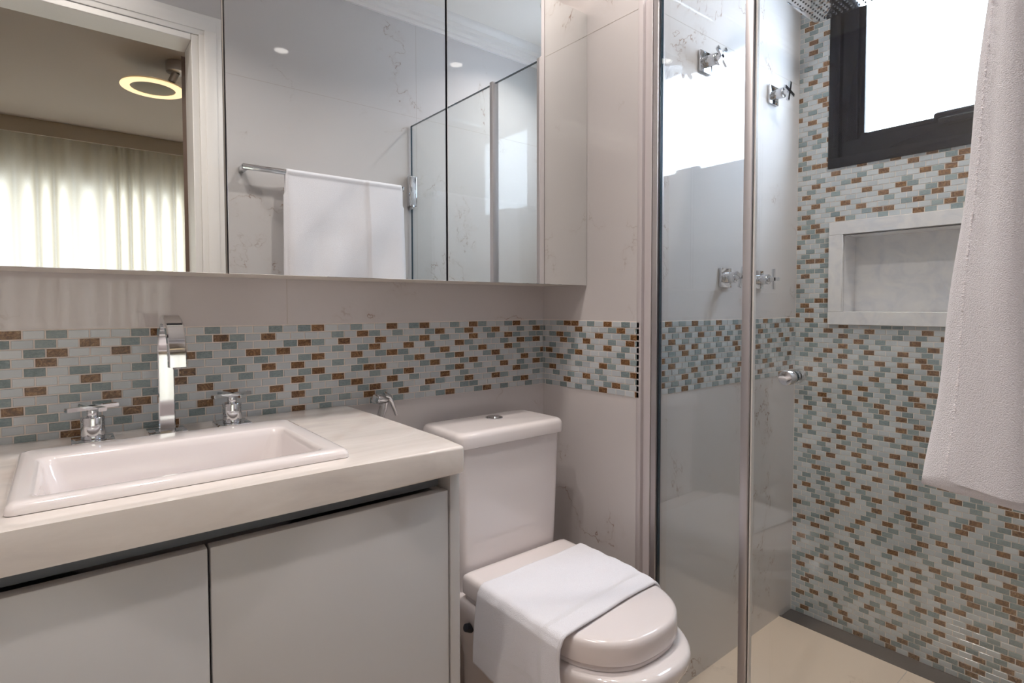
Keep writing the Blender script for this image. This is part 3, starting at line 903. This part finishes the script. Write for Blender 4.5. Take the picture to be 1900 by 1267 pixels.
add_lathe(bm, (XG-.0045, ky, kz), (-1, 0, 0), [(0, .0125), (.004, .0125), (.0045, .0115), (.006, .0115), (.0065, .0155), (.028, .0155), (.0295, .0145), (.030, .010), (.0302, .001)], 40)
add_lathe(bm, (XG+.0045, ky, kz), (1, 0, 0), [(0, .0125), (.004, .0125), (.0045, .0115), (.006, .0115), (.0065, .0155), (.028, .0155), (.0295, .0145), (.030, .010), (.0302, .001)], 40)
obj('knob', bm, 'chrome', t, 35)
for kz_ in (1.625, .32):
    bm = BM(); add_box(bm, XG-.022, XG+.016, YD+.0006, YD+.030, kz_-.068, kz_+.066, .006, 3); add_box(bm, XG-.014, XG-.0042, YD+.01, YD+.036, kz_-.082, kz_-.060, .003, 2); hg = obj('hinge', bm, 'chrome', t, 40)
# valves
def shower_valve(x, z, ang, label):
    t = thing('shower_valve', label, 'valve', (x, -W, z), 'chrome cross-handle valves on the shower wall')
    y = -W-.0003
    bm = BM(); add_box(bm, x-.030, x+.030, y-.009, y, z-.030, z+.030, .0014, 2); obj('wall_plate', bm, 'chrome', t, 40)
    bm = BM(); add_cyl(bm, (x, y-.008, z), (x, y-.042, z), .0165, None, 40, .0015); add_cyl(bm, (x, y-.042, z), (x, y-.054, z), .009, None, 24); obj('stem', bm, 'chrome', t, 40)
    bm = BM(); u = Vector((math.cos(ang), 0, math.sin(ang))); v = Vector((-math.sin(ang), 0, math.cos(ang)))
    cross_blades(bm, Vector((x, y-.0575, z)), u, v, Vector((0, 1, 0)), .033, .012, .007); obj('cross_handle', bm, 'chrome', t, 40)
shower_valve(.283, 1.826, math.radians(52), 'upper chrome shower valve seen through the fixed glass panel')
shower_valve(.690, 1.826, math.radians(75), 'upper chrome shower valve nearer the mosaic corner')
shower_valve(.404, 1.205, math.radians(70), 'lower chrome shower valve just left of the glass post')
shower_valve(.604, 1.205, math.radians(2), 'lower chrome shower valve just right of the glass post')
# rain shower head on an arm from the window wall
t = thing('rain_shower', 'square chrome rain shower head hanging above the shower', 'shower head', (.475, -.67, 1.96))
hx, hy, hz = .462, -.677, 1.950
bm = BM(); rings = [[bm.verts.new(p) for p in rrect(hx-.1+i, hx+.1-i, hy-.1+i, hy+.1-i, .018, z)] for z, i in ((hz, .003), (hz+.001, .0005), (hz+.009, 0), (hz+.012, .004), (hz+.016, .03))]
skin(bm, rings, True); hd = obj('spray_plate', bm, 'chrome', t, 40)
bm = BM()
for i in range(12):
    for j in range(12): add_lathe(bm, (hx-.083+i*.0151, hy-.083+j*.0151, hz+.0005), (0, 0, -1), [(0, .0030), (.0022, .0022)], 8)
obj('nozzles', bm, 'rubber', hd, 30, origin=(.475, -.67, 1.96))['kind'] = 'stuff'
bm = BM(); add_cyl(bm, (hx, hy, hz+.014), (hx, hy, hz+.045), .013, .010, 28)
pts = [(hx, hy, hz+.04), (hx, hy, hz+.22)] + [(hx+.06-.06*math.cos(a), hy, hz+.22+.06*math.sin(a)) for a in [math.radians(15*k) for k in range(1, 7)]] + [(L-.003, hy, hz+.28)]
add_tube(bm, pts, .010, 20); obj('arm', bm, 'chrome', t, 60)
bm = BM(); add_cyl(bm, (L-.0015, hy, hz+.28), (L-.012, hy, hz+.28), .026, None, 32, .001); obj('wall_flange', bm, 'chrome', t, 40)

# ================================================================== TOWEL RAIL + BATH TOWEL
BY_, BZ_ = -1.220, 1.618
t = thing('towel_rail', 'slim chrome towel rail on the entrance wall, seen in the mirror', 'towel rail', (-.36, YD, 1.61))
bm = BM(); add_box(bm, -.680, -.045, BY_-.004, BY_+.008, BZ_-.010, BZ_+.010, .0015, 2); obj('rail', bm, 'chrome', t, 40)
for x in (-.680, -.063):
    bm = BM(); add_box(bm, x, x+.018, YD+.0004, BY_+.007, BZ_-.0115, BZ_+.0085, .002, 2); obj('bracket', bm, 'chrome', t, 40)
def bath_towel():
    x0, x1 = -.530, -.060; ztop = BZ_+.014; bm = BM(); rg = random.Random(5)
    NZ = 70; NX = 90; NR = 10
    # solid folded drape: closed outline in the y-z plane for each x, side faces rounded
    rings = []
    for i in range(NX+1):
        fx = i/NX; 
        # rounded sides: squeeze the section at both ends
        e = min(fx, 1-fx)*(x1-x0)
        rnd = 1.0 if e > .022 else math.sqrt(max(0, 1-((.022-e)/.022)**2))*.30+.70
        x = x0+(x1-x0)*fx
        ring = []
        fold = .006 if x > -.215 else -.001
        wave = .012*math.sin((x+.53)*19)+.006*math.sin((x+.53)*43+.8)
        for k in range(NZ+1):                      # front, hem to rail
            v = k/NZ; z = .935+(ztop-.02-.935)*v
            flare = .040*(1-v)**.9
            y = -1.206 + .050*(1-v) + (wave*(1-v)*.9+fold) + .007*min(1, 3*(1-v))*math.sin(x*22-z*13)*min(1, (x-x0)*9) + .002*math.sin(v*21+x*9)*(1-v)
            ring.append((y, z))
        for a in range(1, NR):
            th = math.pi*a/NR; ring.append((BY_+.002+.017*math.cos(th)+fold*(1-a/NR), ztop-.02+.020*math.sin(th)))
        for k in range(NZ+1):                      # back, rail to hem
            v = 1-k/NZ; z = .925+(ztop-.02-.925)*v
            y = -1.236-.014*(1-v)+.002*math.sin(v*17+x*7)*(1-v)-wave*.3*(1-v)
            ring.append((max(y, YD+.006), z))
        yc = sum(p[0] for p in ring)/len(ring)
        rr = []
        for y, z in ring:
            yy = yc+(y-yc)*rnd
            zz = z if z > 1.0 else z + (1-rnd)*.05*max(0, (1.0-z)/.07)
            rr.append(bm.verts.new((x+.0*rg.random(), yy, zz)))
        rings.append(rr)
    n = len(rings[0])
    for a, b in zip(rings, rings[1:]):
        for i in range(n): bm.faces.new((a[i], a[(i+1) % n], b[(i+1) % n], b[i]))
    for r, s_ in ((rings[0], -1), (rings[-1], 1)):
        # domed side built from bridging front and back rows, bulging outwards
        m_ = NZ+1
        fr = r[:m_]; bk = list(reversed(r[m_+NR-1:]))
        cols = [fr]
        for q_ in range(1, 8):
            w_ = q_/8; c_ = []
            for a, b in zip(fr, bk):
                p = a.co.lerp(b.co, w_); zc = (p.z-.93)/.68
                p.x += s_*(.012*math.sin(math.pi*w_)*(1 if zc < .9 else .3) + .003*math.sin(w_*9+p.z*8)); c_.append(bm.verts.new(p))
            cols.append(c_)
        cols.append(bk)
        for a, b in zip(cols, cols[1:]):
            for i in range(m_-1): bm.faces.new((a[i], a[i+1], b[i+1], b[i]))
        top = [c_[-1] for c_ in cols]; mid = r[m_:m_+NR-1]
        bm.faces.new(top + list(reversed(mid)))
    # woven band near the hem of the front layer
    o = obj('bath_towel', bm, ['terry_white', 'terry_band'], None, 170, origin=(-.3, BY_, 1.6))
    # selvedge fringe along the near front edge
    fz = BM()
    for k in range(900):
        z = .95+(1.60-.95)*rg.random(); v = (z-.935)/(ztop-.955)
        i = int(v*NZ)
        vv = o.data.vertices[i].co + Vector((-.3, BY_, 1.6))
        p = Vector((vv.x-.001+.004*rg.random(), vv.y+.0005, z)); d = Vector((rg.uniform(-.6, .3), rg.uniform(.5, 1), rg.uniform(-.6, .6))).normalized()
        ln = rg.uniform(.0008, .0024)
        add_tube(fz, [p, p+d*ln*.6, p+d*ln+Vector((0, 0, -.0006))], [.00045, .0004, .0002], 4)
    obj('fringe', fz, 'thread_white', o, 60, origin=(-.3, BY_, 1.6))['kind'] = 'stuff'
    return o
bt = bath_towel(); tag(bt, 'white terry bath towel hanging folded over the towel rail', 'towel')

# ================================================================== DOWNLIGHTS
spots = [(-.278, -.479, 'recessed ceiling spot over the toilet, its glint seen in the mirror', 6.0),
         (.517, -.90, 'recessed ceiling spot inside the shower, its glint seen in the mirror', 5),
         (-1.02, -.56, 'assumed ceiling spot over the sink, out of view', 4.5),  # assumed spot, unseen, a guess at how the room is lit
         (-1.32, -.92, 'added ceiling spot out of view, extra light near the entrance door', 5.5)]  # unseen spot added to brighten the towel side
for x, y, lab, pw in spots:
    t = thing('downlight', lab, 'light', (x, y, ZC), 'recessed ceiling spots of the bathroom')
    bm = BM(); annulus(bm, Vector((x, y, 0)), .034, .046, ZC-.005, ZC-.0005, 48); obj('ring', bm, 'paint_trim', t, 40)
    bm = BM(); add_cyl(bm, (x, y, ZC-.0035), (x, y, ZC-.001), .034, None, 40); obj('lens', bm, 'lamp_glow', t, 40)
    a = area('spot_light', (x, y, ZC-.007), (0, 0, 0), .06, .06, pw, WARM, shape='DISK', spread=math.radians(130)); a.parent = t; a.location = (0, 0, -.007)
